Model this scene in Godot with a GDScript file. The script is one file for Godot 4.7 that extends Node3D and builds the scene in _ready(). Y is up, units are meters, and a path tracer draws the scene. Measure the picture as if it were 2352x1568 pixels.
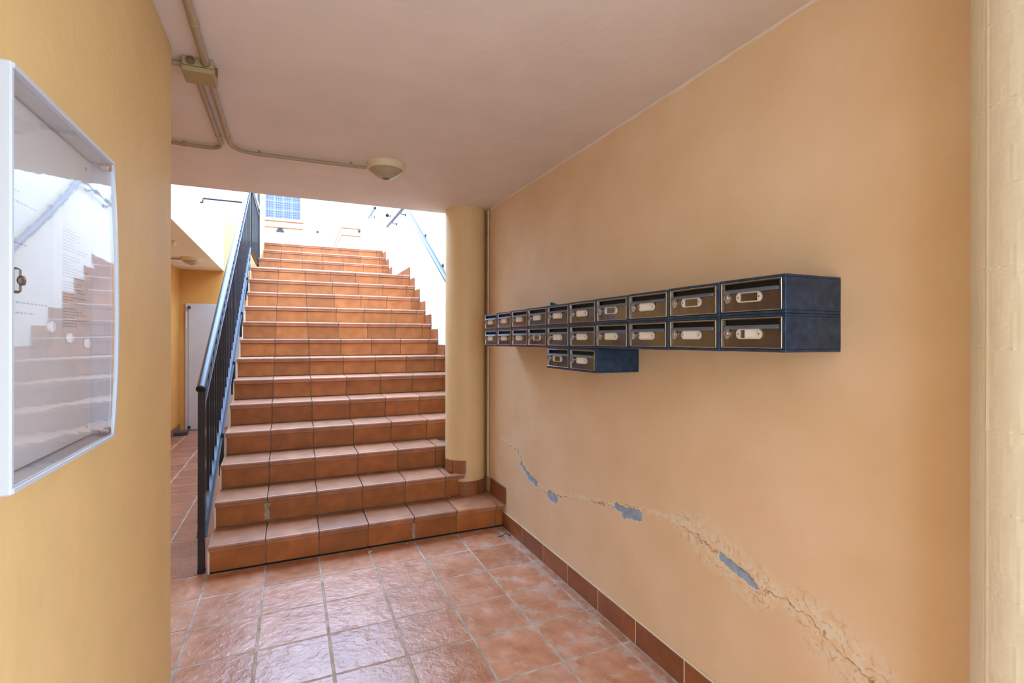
extends Node3D
# A tiled entrance passage: stairs up to daylight, mailboxes on the right wall, notice board on the left.
# Metres, y up, the stairs climb towards -z.

var M := {}          # materials
var shared := {}     # meshes used by alike pieces
var taken := {}
var rng := RandomNumberGenerator.new()

const CEIL := 2.519
const TX := 0.3167   # floor tile pitch
const TZ := 0.3214
const GX := -0.4593  # a floor joint
const GZ := -3.2329

# ------------------------------------------------------------------ mesh builder
class MB:
	var v := PackedVector3Array()
	var n := PackedVector3Array()
	var t := PackedVector2Array()
	var uvon := false
	var ua := Vector3()
	var ub := Vector3()
	var uo := Vector2()
	func uvmap(a: Vector3, b: Vector3, o: Vector2) -> void:
		uvon = true; ua = a; ub = b; uo = o
	func uvat(p: Vector3) -> Vector2:
		return Vector2(p.dot(ua), p.dot(ub)) + uo
	func tri(a: Vector3, b: Vector3, c: Vector3, na: Vector3, nb: Vector3, nc: Vector3) -> void:
		if (b - a).cross(c - a).dot(na + nb + nc) > 0.0:
			var k := b; b = c; c = k
			k = nb; nb = nc; nc = k
		v.append(a); v.append(b); v.append(c)
		n.append(na); n.append(nb); n.append(nc)
		if uvon:
			t.append(uvat(a)); t.append(uvat(b)); t.append(uvat(c))
	func face(p: Array, out: Vector3) -> void:
		var nn: Vector3 = (p[1] - p[0]).cross(p[2] - p[0])
		if nn.length() < 1e-12 and p.size() > 3:
			nn = (p[2] - p[0]).cross(p[3] - p[0])
		nn = nn.normalized()
		if nn.dot(out) < 0.0: nn = -nn
		for i in range(1, p.size() - 1):
			tri(p[0], p[i], p[i + 1], nn, nn, nn)
	# a box with chamfered edges
	func box(lo: Vector3, hi: Vector3, b := 0.0, xf := Transform3D()) -> void:
		var c := (lo + hi) / 2.0
		var h := (hi - lo) / 2.0
		b = minf(b, 0.45 * minf(h.x, minf(h.y, h.z)))
		for ax in 3:
			var u := (ax + 1) % 3
			var w := (ax + 2) % 3
			for s in [-1.0, 1.0]:
				var q := []
				for k in [[-1, -1], [1, -1], [1, 1], [-1, 1]]:
					var p := Vector3()
					p[ax] = s * h[ax]; p[u] = k[0] * (h[u] - b); p[w] = k[1] * (h[w] - b)
					q.append(xf * (c + p))
				var o := Vector3(); o[ax] = s
				face(q, xf.basis * o)
		if b <= 0.0: return
		for ax in 3:
			var u := (ax + 1) % 3
			var w := (ax + 2) % 3
			for su in [-1.0, 1.0]:
				for sw in [-1.0, 1.0]:
					var q := []
					for k in [[-1, 0], [1, 0], [1, 1], [-1, 1]]:
						var p := Vector3()
						p[ax] = k[0] * (h[ax] - b)
						p[u] = su * (h[u] - (b if k[1] == 1 else 0.0))
						p[w] = sw * (h[w] - (0.0 if k[1] == 1 else b))
						q.append(xf * (c + p))
					var o := Vector3(); o[u] = su; o[w] = sw
					face(q, xf.basis * o)
		for sx in [-1.0, 1.0]:
			for sy in [-1.0, 1.0]:
				for sz in [-1.0, 1.0]:
					var s := Vector3(sx, sy, sz)
					var q := []
					for ax in 3:
						var p := s * (h - Vector3(b, b, b))
						p[ax] = s[ax] * h[ax]
						q.append(xf * (c + p))
					face(q, xf.basis * s)
	# a tube along points, with caps
	func tube(p: Array, r: float, seg := 10, cap := true) -> void:
		var rings := []
		var up := Vector3(0.13, 1, 0.21).normalized()
		for i in p.size():
			var d: Vector3 = (p[mini(i + 1, p.size() - 1)] - p[maxi(i - 1, 0)]).normalized()
			if absf(d.dot(up)) > 0.97: up = Vector3(1, 0.1, 0.3).normalized()
			var a := d.cross(up).normalized()
			var b := a.cross(d).normalized()
			up = b
			var ring := []
			for k in seg:
				var g := TAU * k / seg
				ring.append(a * cos(g) + b * sin(g))
			rings.append(ring)
		for i in p.size() - 1:
			for k in seg:
				var l := (k + 1) % seg
				var n0: Vector3 = rings[i][k]
				var n1: Vector3 = rings[i][l]
				var n2: Vector3 = rings[i + 1][l]
				var n3: Vector3 = rings[i + 1][k]
				tri(p[i] + n0 * r, p[i] + n1 * r, p[i + 1] + n2 * r, n0, n1, n2)
				tri(p[i] + n0 * r, p[i + 1] + n2 * r, p[i + 1] + n3 * r, n0, n2, n3)
		if cap:
			for e in [0, p.size() - 1]:
				var d: Vector3 = (p[0] - p[1]).normalized() if e == 0 else (p[e] - p[e - 1]).normalized()
				var q := []
				for k in seg: q.append(p[e] + rings[e][k] * r)
				face(q, d)
	# a profile of (radius, along) turned round an axis
	func lathe(c: Vector3, axis: Vector3, prof: Array, seg := 32) -> void:
		var a := axis.cross(Vector3(0.3, 0.2, 0.9)).normalized()
		var b := axis.cross(a).normalized()
		for i in prof.size() - 1:
			var p: Vector2 = prof[i]
			var q: Vector2 = prof[i + 1]
			var d := (q - p).normalized()
			for k in seg:
				var g0 := TAU * k / seg
				var g1 := TAU * (k + 1) / seg
				var e0 := a * cos(g0) + b * sin(g0)
				var e1 := a * cos(g1) + b * sin(g1)
				var n0 := (e0 * d.y - axis * d.x).normalized()
				var n1 := (e1 * d.y - axis * d.x).normalized()
				var A := c + e0 * p.x + axis * p.y
				var B := c + e1 * p.x + axis * p.y
				var C := c + e1 * q.x + axis * q.y
				var D := c + e0 * q.x + axis * q.y
				if p.x > 1e-6: tri(A, B, C, n0, n1, n1)
				if q.x > 1e-6: tri(A, C, D, n0, n1, n0)
	# a closed outline (a, b) carried along an axis: x -> (x, b, a)
	func extrude_x(o: PackedVector2Array, x0: float, x1: float) -> void:
		var cen := Vector2()
		for p in o: cen += p / o.size()
		var ccw := not Geometry2D.is_polygon_clockwise(o)
		for i in o.size():
			var p := o[i]
			var q := o[(i + 1) % o.size()]
			var d := (q - p)
			var out := Vector2(d.y, -d.x) if ccw else Vector2(-d.y, d.x)
			face([Vector3(x0, p.y, p.x), Vector3(x1, p.y, p.x), Vector3(x1, q.y, q.x), Vector3(x0, q.y, q.x)], Vector3(0, out.y, out.x))
		var ix := Geometry2D.triangulate_polygon(o)
		for k in range(0, ix.size(), 3):
			for s in [[x0, -1.0], [x1, 1.0]]:
				var q := []
				for m in 3: q.append(Vector3(s[0], o[ix[k + m]].y, o[ix[k + m]].x))
				face(q, Vector3(s[1], 0, 0))
	# a closed outline in (z, y) given thickness from x0 to x1 is extrude_x; the same outline turned by a transform
	func append_xf(o: MB, xf: Transform3D) -> void:
		for i in o.v.size():
			v.append(xf * o.v[i]); n.append((xf.basis * o.n[i]).normalized())
			if uvon: t.append(uvat(xf * o.v[i]))
	func mesh() -> ArrayMesh:
		var a := []
		a.resize(Mesh.ARRAY_MAX)
		a[Mesh.ARRAY_VERTEX] = v
		a[Mesh.ARRAY_NORMAL] = n
		if t.size() == v.size() and t.size() > 0: a[Mesh.ARRAY_TEX_UV] = t
		var m := ArrayMesh.new()
		m.add_surface_from_arrays(Mesh.PRIMITIVE_TRIANGLES, a)
		return m

func mb() -> MB:
	return MB.new()

func numbered(s: String) -> String:
	if not taken.has(s):
		taken[s] = 0
		return s
	taken[s] += 1
	return "%s_%03d" % [s, taken[s]]

func obj(called: String, shape, m: Material, parent: Node = self, at := Vector3.ZERO) -> MeshInstance3D:
	var o := MeshInstance3D.new()
	o.mesh = shape.mesh() if shape is MB else shape
	o.material_override = m
	o.position = at
	if parent == self:
		o.name = numbered(called)
		add_child(o)
	else:
		var k := 0
		var nm := called
		while parent.has_node(NodePath(nm)):
			k += 1
			nm = "%s_%03d" % [called, k]
		o.name = nm
		parent.add_child(o)
	return o

func thing(called: String, label: String, category: String, at := Vector3.ZERO, group := "") -> Node3D:
	var o := Node3D.new()
	o.name = numbered(called)
	add_child(o)
	o.position = at
	tag(o, label, category, group)
	return o

func tag(o: Node, label: String, category := "", group := "") -> Node:
	o.set_meta("label", label)
	if category: o.set_meta("category", category)
	if group: o.set_meta("group", group)
	return o

func struct(called: String, shape, m: Material, label: String, category: String) -> MeshInstance3D:
	var o := obj(called, shape, m)
	o.set_meta("kind", "structure")
	tag(o, label, category)
	return o

# ------------------------------------------------------------------ materials
func noise(kind: int, freq: float, oct := 4, sd := 1) -> FastNoiseLite:
	var f := FastNoiseLite.new()
	f.noise_type = kind as FastNoiseLite.NoiseType
	f.frequency = freq
	f.seed = sd
	f.fractal_octaves = oct
	return f

func ntex(f: FastNoiseLite, lo: float, hi: float, size := 512) -> NoiseTexture2D:
	var t := NoiseTexture2D.new()
	t.width = size; t.height = size; t.seamless = true; t.noise = f
	var g := Gradient.new()
	g.set_color(0, Color(lo, lo, lo)); g.set_color(1, Color(hi, hi, hi))
	t.color_ramp = g
	return t

func nnorm(f: FastNoiseLite, strength: float, size := 512) -> NoiseTexture2D:
	var t := NoiseTexture2D.new()
	t.width = size; t.height = size; t.seamless = true; t.noise = f
	t.as_normal_map = true; t.bump_strength = strength
	return t

func mat(called: String, c: Color, rough: float, metal := 0.0, spec := 0.5) -> StandardMaterial3D:
	var m := StandardMaterial3D.new()
	m.resource_name = called
	m.albedo_color = c
	m.roughness = rough
	m.metallic = metal
	m.metallic_specular = spec
	M[called] = m
	return m

func tri(m: StandardMaterial3D, scale: float, alb: Texture2D = null, nrm: Texture2D = null, ns := 1.0, world := true) -> StandardMaterial3D:
	m.uv1_triplanar = true
	m.uv1_world_triplanar = world
	m.uv1_scale = Vector3.ONE * scale
	if alb: m.albedo_texture = alb
	if nrm:
		m.normal_enabled = true
		m.normal_texture = nrm
		m.normal_scale = ns
	return m

func c8(r: int, g: int, b: int) -> Color:
	return Color(r / 255.0, g / 255.0, b / 255.0)

func make_materials() -> void:
	var mottle := ntex(noise(3, 0.008, 5, 3), 0.955, 1.0)
	var grime := ntex(noise(3, 0.012, 5, 9), 0.72, 1.0)
	var plaster := nnorm(noise(3, 0.06, 4, 5), 3.0)
	var fine := nnorm(noise(3, 0.1, 3, 6), 2.0)
	var clay := ntex(noise(3, 0.01, 5, 21), 0.84, 1.0)
	tri(mat("orange_plaster", c8(233, 193, 128), 0.6), 0.9, mottle, plaster, 0.2)
	tri(mat("corridor_plaster", c8(226, 164, 82), 0.62), 0.9, mottle, plaster, 0.2)
	tri(mat("pale_plaster", c8(240, 228, 206), 0.7), 0.9, mottle, plaster, 0.2)
	tri(mat("white_plaster", c8(222, 215, 202), 0.8), 0.9, mottle, plaster, 0.15)
	tri(mat("peach_plaster", c8(222, 186, 134), 0.8), 0.9, mottle, plaster, 0.15)
	tri(mat("ceiling_paint", c8(240, 226, 214), 0.75), 0.7, mottle, plaster, 0.15)
	tri(mat("column_paint", c8(236, 202, 148), 0.5), 0.9, mottle, plaster, 0.25)
	tri(mat("entrance_column_paint", c8(238, 230, 206), 0.5), 0.9, mottle, plaster, 0.25)
	tri(mat("grout", c8(228, 208, 190), 0.95, 0.0, 0.2), 2.0, grime, fine, 0.8)
	tri(mat("step_mortar", c8(176, 146, 124), 0.9), 2.0, grime, fine, 0.8)
	tri(mat("skirting_mortar", c8(238, 220, 190), 0.9, 0.0, 0.3), 2.0, mottle, fine, 0.5)
	tri(mat("step_lime", c8(206, 182, 160), 0.9, 0.0, 0.3), 2.0, grime, fine, 0.8)
	tri(mat("gap_dirt", c8(40, 32, 28), 0.95), 2.0, grime)
	for k in 4:
		var d: float = [1.0, 0.93, 1.04, 0.97][k]
		tri(mat("riser_clay%d" % k, Color(0.72 * d, 0.43 * d, 0.215 * d), 0.5, 0.0, 0.4), 1.5 + 0.13 * k, clay, fine, 0.25)
		tri(mat("tread_clay%d" % k, Color(0.78 * d, 0.56 * d, 0.43 * d), 0.36), 1.5 + 0.13 * k, clay, fine, 0.5)
		tri(mat("skirting_clay%d" % k, Color(0.64 * d, 0.38 * d, 0.235 * d), 0.32), 1.5 + 0.13 * k, clay, fine, 0.2)
		tri(mat("far_tile%d" % k, Color(0.74 * d, 0.50 * d, 0.39 * d), 0.34), 1.1 + 0.13 * k, clay, fine, 0.8)
	tri(mat("rail_paint", c8(40, 42, 48), 0.25), 3.0, mottle, fine, 0.06)
	tri(mat("handrail_paint", c8(88, 97, 110), 0.28, 0.2), 3.0, mottle, fine, 0.06)
	tri(mat("wall_rail_paint", c8(62, 78, 98), 0.3, 0.2), 3.0, mottle, fine, 0.06)
	mat("rail_cap", c8(14, 14, 15), 0.5)
	tri(mat("navy_steel", c8(54, 86, 122), 0.34, 0.2), 4.0, ntex(noise(3, 0.015, 5, 14), 0.55, 1.0), fine, 0.2)
	var dm := tri(mat("smoked_steel", c8(122, 117, 118), 0.1, 0.8), 5.0, ntex(noise(3, 0.01, 4, 15), 0.85, 1.0))
	dm.roughness_texture = ntex(noise(3, 0.02, 4, 16), 0.35, 1.0)
	dm.roughness = 0.13
	mat("bright_edge", c8(196, 190, 184), 0.22, 0.9)
	mat("chrome", c8(215, 215, 220), 0.12, 1.0)
	mat("lip_steel", c8(128, 138, 154), 0.4, 0.3)
	mat("lock_nickel", c8(190, 190, 198), 0.25, 0.8)
	mat("dull_metal", c8(128, 120, 112), 0.3, 0.8)
	mat("slot_black", c8(8, 8, 9), 0.7)
	mat("holder_plastic", c8(222, 208, 186), 0.3)
	mat("card", c8(232, 232, 234), 0.5)
	mat("keyhole", c8(22, 22, 24), 0.5)
	mat("frame_white", c8(192, 195, 200), 0.32)
	mat("board_white", c8(204, 201, 198), 0.45)
	mat("magnet", c8(244, 244, 246), 0.3)
	var ac := mat("acrylic", Color(1, 1, 1, 0.03), 0.02)
	ac.transparency = BaseMaterial3D.TRANSPARENCY_ALPHA
	tri(mat("conduit", c8(176, 152, 118), 0.45), 4.0, mottle)
	tri(mat("box_plastic", c8(176, 152, 104), 0.5), 6.0, mottle)
	mat("box_gland", c8(122, 92, 54), 0.6)
	mat("lamp_rim", c8(226, 206, 166), 0.4)
	mat("lamp_glass", c8(176, 158, 132), 0.28)
	mat("lamp_tip", c8(112, 84, 66), 0.5)
	tri(mat("door_paint", c8(204, 200, 196), 0.45), 1.0, mottle)
	mat("door_hinge", c8(60, 50, 44), 0.5)
	mat("cyan_paper", c8(40, 190, 226), 0.5)
	mat("litter", c8(226, 218, 208), 0.8)
	mat("dark_wire", c8(34, 32, 34), 0.5)
	tri(mat("moulding", c8(150, 96, 50), 0.8), 1.0, mottle)
	mat("black_vent", c8(40, 40, 44), 0.6)
	mat("drain", c8(120, 118, 114), 0.5)
	tri(mat("pavement", c8(196, 190, 182), 0.85), 1.0, grime, fine, 0.6)
	tri(mat("bare_plaster", c8(152, 166, 188), 0.9), 3.0, grime, fine, 1.0)
	mat("metal_box", c8(70, 62, 60), 0.6)

# ------------------------------------------------------------------ pictures computed for the floor and the right wall
const FW := 1200
func floor_pictures() -> void:
	# x -0.8 .. 1.6, z -3.6 .. -1.2 : clay colour with pale lime bloom near the right wall and along the joints; riven relief
	var big := noise(3, 0.011, 4, 31).get_image(FW, FW).get_data()
	var mid := noise(3, 0.03, 4, 32).get_image(FW, FW).get_data()
	var f3 := noise(3, 0.02, 5, 33)
	f3.domain_warp_enabled = true
	f3.domain_warp_amplitude = 40.0
	var bloom := f3.get_image(FW, FW).get_data()
	var rv := noise(3, 0.03, 4, 35)
	rv.fractal_type = FastNoiseLite.FRACTAL_RIDGED
	rv.domain_warp_enabled = true
	rv.domain_warp_amplitude = 30.0
	var riv := rv.get_image(FW, FW).get_data()
	var col := PackedByteArray(); col.resize(FW * FW * 3)
	var hgt := PackedByteArray(); hgt.resize(FW * FW)
	for j in FW:
		var z := -3.6 + 2.4 * j / FW
		var tz := fposmod((z - GZ) / TZ, 1.0)
		var ez := minf(tz, 1.0 - tz) * TZ
		for i in FW:
			var x := -0.8 + 2.4 * i / FW
			var k := j * FW + i
			var tx := fposmod((x - GX) / TX, 1.0)
			var e := minf(minf(tx, 1.0 - tx) * TX, ez)
			var b := big[k] / 255.0
			var m := mid[k] / 255.0
			var w := bloom[k] / 255.0
			var near := clampf((x - 0.55) / 0.9, 0.0, 1.0)
			var lime := clampf((w + 0.30 * near + 0.16 * clampf(1.0 - e / 0.05, 0.0, 1.0) - 0.76) * 5.0, 0.0, 1.0) * (0.25 + 0.4 * near)
			var r := 0.80 + 0.12 * (b - 0.5) + 0.10 * (m - 0.5)
			var g := 0.575 + 0.16 * (b - 0.5) + 0.12 * (m - 0.5)
			var bl := 0.45 + 0.20 * (b - 0.5) + 0.12 * (m - 0.5)
			r = lerpf(r, 0.84, lime); g = lerpf(g, 0.76, lime); bl = lerpf(bl, 0.72, lime)
			col[k * 3] = int(clampf(r, 0, 1) * 255); col[k * 3 + 1] = int(clampf(g, 0, 1) * 255); col[k * 3 + 2] = int(clampf(bl, 0, 1) * 255)
			hgt[k] = int(clampf(0.75 * riv[k] / 255.0 + 0.25 * m, 0, 1) * 255)
	var at := ImageTexture.create_from_image(Image.create_from_data(FW, FW, false, Image.FORMAT_RGB8, col))
	var ht := ImageTexture.create_from_image(Image.create_from_data(FW, FW, false, Image.FORMAT_L8, hgt))
	for k in 4:
		var d: float = [1.0, 0.955, 1.03, 0.985][k]
		var m := mat("floor_clay%d" % k, Color(d, d * [1.0, 0.98, 1.0, 1.02][k], d * [1.0, 0.95, 1.0, 1.04][k]), 0.27)
		m.albedo_texture = at
		m.heightmap_enabled = true
		m.heightmap_texture = ht
		m.heightmap_scale = 0.28

const CRACK := [Vector2(-3.61, 0.668), Vector2(-3.28, 0.633), Vector2(-3.19, 0.55), Vector2(-2.97, 0.475), Vector2(-2.76, 0.45), Vector2(-2.45, 0.545), Vector2(-2.11, 0.594), Vector2(-1.87, 0.651), Vector2(-1.72, 0.669), Vector2(-1.59, 0.66), Vector2(-1.43, 0.62), Vector2(-1.25, 0.569), Vector2(-1.17, 0.586), Vector2(-1.09, 0.567), Vector2(-0.98, 0.524), Vector2(-0.88, 0.481)]
# peeled patches: (z, y) along, half width
const PATCHES := [[-3.222, 0.553, -3.136, 0.503, 0.016], [-3.136, 0.503, -2.981, 0.471, 0.021], [-2.79, 0.452, -2.73, 0.447, 0.030], [-2.09, 0.598, -1.99, 0.600, 0.017], [-2.03, 0.585, -1.91, 0.615, 0.026], [-1.42, 0.617, -1.36, 0.603, 0.014], [-1.37, 0.60, -1.30, 0.588, 0.015], [-1.31, 0.588, -1.265, 0.572, 0.013], [-3.285, 0.64, -3.275, 0.62, 0.008]]
const WW := 2048
const WH := 1324
var wn: FastNoiseLite
var wn2: FastNoiseLite

func seg_dist(p: Vector2, a: Vector2, b: Vector2) -> float:
	return p.distance_to(Geometry2D.get_closest_point_to_segment(p, a, b))

func crack_dist(p: Vector2) -> float:
	var d := 9.0
	for i in CRACK.size() - 1:
		if p.x > CRACK[i].x - 0.16 and p.x < CRACK[i + 1].x + 0.16:
			d = minf(d, seg_dist(p, CRACK[i], CRACK[i + 1]))
	return d

func patch_dist(p: Vector2) -> float:
	var d := 9.0
	for q in PATCHES:
		d = minf(d, seg_dist(p, Vector2(q[0], q[1]), Vector2(q[2], q[3])) - q[4])
	return d

func blister(z: float) -> float:
	# how wide the blistered band is there
	return 0.02 + 0.065 * smoothstep(-1.75, -1.5, z) * (1.0 - 0.75 * smoothstep(-1.24, -1.16, z)) + 0.05 * smoothstep(-1.16, -1.05, z)

func wall_pictures() -> void:
	# z -4.13 .. -0.23 , y 0 .. CEIL (picture row 0 is the top)
	var mot := noise(3, 0.006, 5, 41).get_image(WW, WH).get_data()
	var fin := noise(3, 0.05, 4, 42).get_image(WW, WH).get_data()
	var pel := noise(3, 0.05, 4, 43).get_image(WW, WH).get_data()
	var cr := noise(3, 0.045, 3, 44)
	cr.fractal_type = FastNoiseLite.FRACTAL_RIDGED
	cr.domain_warp_enabled = true
	cr.domain_warp_amplitude = 14.0
	var rid := cr.get_image(WW, WH).get_data()
	var col := PackedByteArray(); col.resize(WW * WH * 3)
	var hgt := PackedByteArray(); hgt.resize(WW * WH)
	for j in WH:
		var y := CEIL * (1.0 - (j + 0.5) / WH)
		var zone := y > 0.34 and y < 0.80
		for i in WW:
			var k := j * WW + i
			var m := mot[k] / 255.0 - 0.5
			var f := fin[k] / 255.0
			var r := 0.925 + 0.04 * m
			var g := 0.81 + 0.05 * m
			var b := 0.67 + 0.08 * m
			var h := 0.5 + 0.10 * (f - 0.5)
			if zone:
				var z := -4.13 + 3.9 * (i + 0.5) / WW
				if z > -3.75 and z < -0.8:
					var p := Vector2(z, y)
					var ragged := (pel[k] / 255.0 - 0.5)
					var pd := patch_dist(p) + 0.018 * ragged
					var cd := crack_dist(p) + 0.05 * ragged
					var bw := blister(z)
					var flake := clampf(1.0 - cd / (bw * 1.4), 0.0, 1.0)
					# powdery, paler paint and fine splits where it has blistered
					var pale := clampf(flake * 1.6, 0.0, 1.0) * clampf(ragged * 5.0 + 0.5, 0.0, 1.0) * 0.8
					r = lerpf(r, 0.94, pale); g = lerpf(g, 0.885, pale); b = lerpf(b, 0.80, pale)
					var split := clampf((rid[k] / 255.0 - 0.80) * 7.0, 0.0, 1.0) * clampf(flake * 2.2 - 0.25, 0.0, 1.0) * (1.0 if bw > 0.03 else 0.35)
					r *= 1.0 - 0.09 * split; g *= 1.0 - 0.12 * split; b *= 1.0 - 0.16 * split
					h += 0.30 * flake * (ragged + 0.25) - 0.22 * split
					var warp := Vector2(0.05 * ragged, 0.05 * (fin[k] / 255.0 - 0.5))
					if bw > 0.015 and m > -0.02 and crack_dist(p + warp) < 0.0016 + 0.004 * maxf(0.0, m):
						r *= 0.8; g *= 0.74; b *= 0.66
						h -= 0.25
					if pd < 0.0:
						r = 0.62 + 0.24 * ragged; g = 0.69 + 0.2 * ragged; b = 0.79 + 0.14 * ragged
						h = 0.22 + 0.2 * ragged
					elif pd < 0.005:
						r = 0.95; g = 0.88; b = 0.78
						h += 0.12
			col[k * 3] = int(clampf(r, 0, 1) * 255); col[k * 3 + 1] = int(clampf(g, 0, 1) * 255); col[k * 3 + 2] = int(clampf(b, 0, 1) * 255)
			hgt[k] = int(clampf(h, 0, 1) * 255)
	var m := mat("right_wall_paint", Color.WHITE, 0.62)
	m.albedo_texture = ImageTexture.create_from_image(Image.create_from_data(WW, WH, false, Image.FORMAT_RGB8, col))
	m.heightmap_enabled = true
	m.heightmap_texture = ImageTexture.create_from_image(Image.create_from_data(WW, WH, false, Image.FORMAT_L8, hgt))
	m.heightmap_scale = 0.8

# ------------------------------------------------------------------ setting
func build_shell() -> void:
	wn = noise(3, 22.0, 3, 51)
	wn2 = noise(3, 5.0, 3, 52)
	# floor bed with its tiles
	var b := mb()
	b.box(Vector3(-1.7, -0.15, -9.3), Vector3(1.75, -0.0015, 0.75))
	var fl := struct("floor", b, M.grout, "square terracotta floor tiles with pale mortar joints", "floor")
	floor_tiles(fl)
	b = mb()
	b.box(Vector3(-9, -0.3, 0.75), Vector3(11, -0.03, 12)); b.box(Vector3(1.76, -0.3, -0.9), Vector3(11, -0.03, 0.75))
	struct("ground", b, M.pavement, "grey paving outside the entrance", "pavement")
	# ceiling: over the passage and over the corridor on the left, open above the stairs
	b = mb()
	b.box(Vector3(-1.8, CEIL, -4.14), Vector3(1.9, CEIL + 0.3, 2.2))
	b.box(Vector3(-1.8, CEIL, -9.3), Vector3(-1.1, CEIL + 0.3, -4.14))
	var ce := struct("ceiling", b, M.ceiling_paint, "off-white plaster ceiling slab over the passage", "ceiling")
	# uneven edge of ceiling paint over the top of the right wall
	b = mb()
	var lo := []
	for i in 121:
		var z := -3.82 + 3.5 * i / 120.0
		var s := 0.004 + 0.012 * maxf(0.0, wn2.get_noise_1d(z * 1.3) * 1.6 + 0.25) + 0.005 * absf(wn.get_noise_1d(z))
		lo.append(Vector3(1.5085, CEIL - s, z))
	for i in 120:
		var z0: float = lo[i].z
		var z1: float = lo[i + 1].z
		b.face([lo[i], lo[i + 1], Vector3(1.504, CEIL, z1), Vector3(1.504, CEIL, z0)], Vector3(-1, -0.2, 0))
		b.face([lo[i], lo[i + 1], Vector3(1.511, lo[i + 1].y - 0.001, z1), Vector3(1.511, lo[i].y - 0.001, z0)], Vector3(0, -1, 0))
	obj("paint_edge", b, M.ceiling_paint, ce)
	right_wall()
	# the upper part of the right wall, outdoors beside the stairs
	b = mb()
	b.extrude_x(PackedVector2Array([Vector2(-4.13, 0), Vector2(-4.13, 3.45), Vector2(-10.8, 4.5), Vector2(-10.8, 0)]), 1.55, 1.8)
	struct("wall_stair_side", b, M.white_plaster, "white rendered wall beside the stairs carrying the handrails", "wall")
	# the thick wall on the left that carries the notice board
	b = mb()
	b.box(Vector3(-1.75, 0, -2.18), Vector3(-0.4, CEIL, 0.75), 0.006)
	struct("wall_left", b, M.orange_plaster, "orange plaster wall on the left behind the notice board", "wall")
	b = mb()
	b.box(Vector3(-1.8, 0, -9.2), Vector3(-1.58, CEIL, -2.18))
	struct("wall_corridor", b, M.corridor_plaster, "orange wall down the left of the corridor", "wall")
	b = mb()
	b.box(Vector3(-1.8, 0, -9.45), Vector3(-0.405, CEIL, -9.2))
	struct("wall_back", b, M.corridor_plaster, "orange wall at the end of the corridor with the white door", "wall")
	b = mb()
	b.box(Vector3(-1.1, CEIL, -9.2), Vector3(-0.98, 3.9, -4.15))
	struct("wall_upper", b, M.pale_plaster, "pale wall above the corridor opening beside the stairs", "wall")
	b = mb()
	b.box(Vector3(-1.8, CEIL, -9.45), Vector3(-0.405, 3.95, -9.2))
	struct("wall_back_upper", b, M.peach_plaster, "peach outdoor wall above the corridor end, behind the railing", "wall")
	# upper level
	b = mb()
	b.box(Vector3(-0.4, 2.6, -13.2), Vector3(4.0, 3.055, -9.62))
	struct("floor_upper", b, M.pavement, "paved landing at the top of the stairs", "floor")
	facade()
	# the house across the street behind the camera, which halves the sky that reaches the entrance
	b = mb()
	b.box(Vector3(-9, -0.3, 10.0), Vector3(11, 8.0, 10.4))
	struct("wall_street", b, M.white_plaster, "pale house front across the street, behind the viewer", "wall")
	# corridor door
	b = mb()
	b.box(Vector3(-1.5, 0.0, -9.2), Vector3(-0.55, 1.985, -9.165), 0.004)
	var d := struct("door_1", b, M.door_paint, "plain white metal door at the end of the corridor", "door")
	b = mb()
	b.box(Vector3(-1.455, 0.012, -9.165), Vector3(-0.6, 1.945, -9.15), 0.004)
	obj("door_leaf", b, M.door_paint, d)
	for y in [1.90, 0.03]:
		b = mb()
		b.box(Vector3(-1.462, y, -9.15), Vector3(-1.425, y + 0.045, -9.13), 0.003)
		obj("hinge_block", b, M.door_hinge, d)
	b = mb()
	b.tube([Vector3(-1.487, 1.60, -9.155), Vector3(-1.487, 1.85, -9.155)], 0.012, 8)
	obj("hinge", b, M.door_paint, d)
	# skirting in the corridor
	b = mb()
	b.box(Vector3(-1.58, 0, -9.2), Vector3(-1.567, 0.11, -2.3), 0.003)
	struct("baseboard_corridor", b, M.skirting_clay0, "brown tile skirting along the corridor wall", "skirting")

func floor_tiles(fl: Node) -> void:
	var g := 0.0055
	rng.seed = 7
	for ix in range(-4, 7):
		for iz in range(-19, 13):
			var x0 := GX + ix * TX
			var x1 := x0 + TX
			var z0 := GZ + iz * TZ
			var z1 := z0 + TZ
			x0 = maxf(x0, -1.57)
			if ix >= 0: z0 = maxf(z0, -3.54)
			else: z0 = maxf(z0, -9.2)
			if ix == 6: x1 = 1.495
			if z1 > -2.18:
				x0 = maxf(x0, -0.40)
			z1 = minf(z1, 0.74)
			if x1 - x0 < 0.02 or z1 - z0 < 0.03: continue
			if ix < 0 and ix > -4 and z0 < -9.0: pass
			var b := mb()
			b.uvmap(Vector3(1 / 2.4, 0, 0), Vector3(0, 0, 1 / 2.4), Vector2(0.8 / 2.4, 1.5))
			var tilt := Vector3(rng.randf_range(-1, 1), 0, rng.randf_range(-1, 1)) * 0.003
			var xf := Transform3D(Basis.from_euler(tilt), Vector3((x0 + x1) / 2, rng.randf_range(-0.0006, 0.0006), (z0 + z1) / 2))
			b.box(Vector3(-(x1 - x0) / 2 + g, -0.012, -(z1 - z0) / 2 + g), Vector3((x1 - x0) / 2 - g, 0.0, (z1 - z0) / 2 - g), 0.002, xf)
			var near := ix >= -1 and z0 > -3.6
			obj("floor_tile", b, M[("floor_clay%d" if near else "far_tile%d") % rng.randi_range(0, 3)], fl)

func grid_normal(pos: Array, j: int, i: int) -> Vector3:
	var row: PackedVector3Array = pos[j]
	var a: Vector3 = row[mini(i + 1, row.size() - 1)] - row[maxi(i - 1, 0)]
	var c: Vector3 = pos[mini(j + 1, pos.size() - 1)][i] - pos[maxi(j - 1, 0)][i]
	var q := a.cross(c).normalized()
	return q if q.x < 0 else -q

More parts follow.
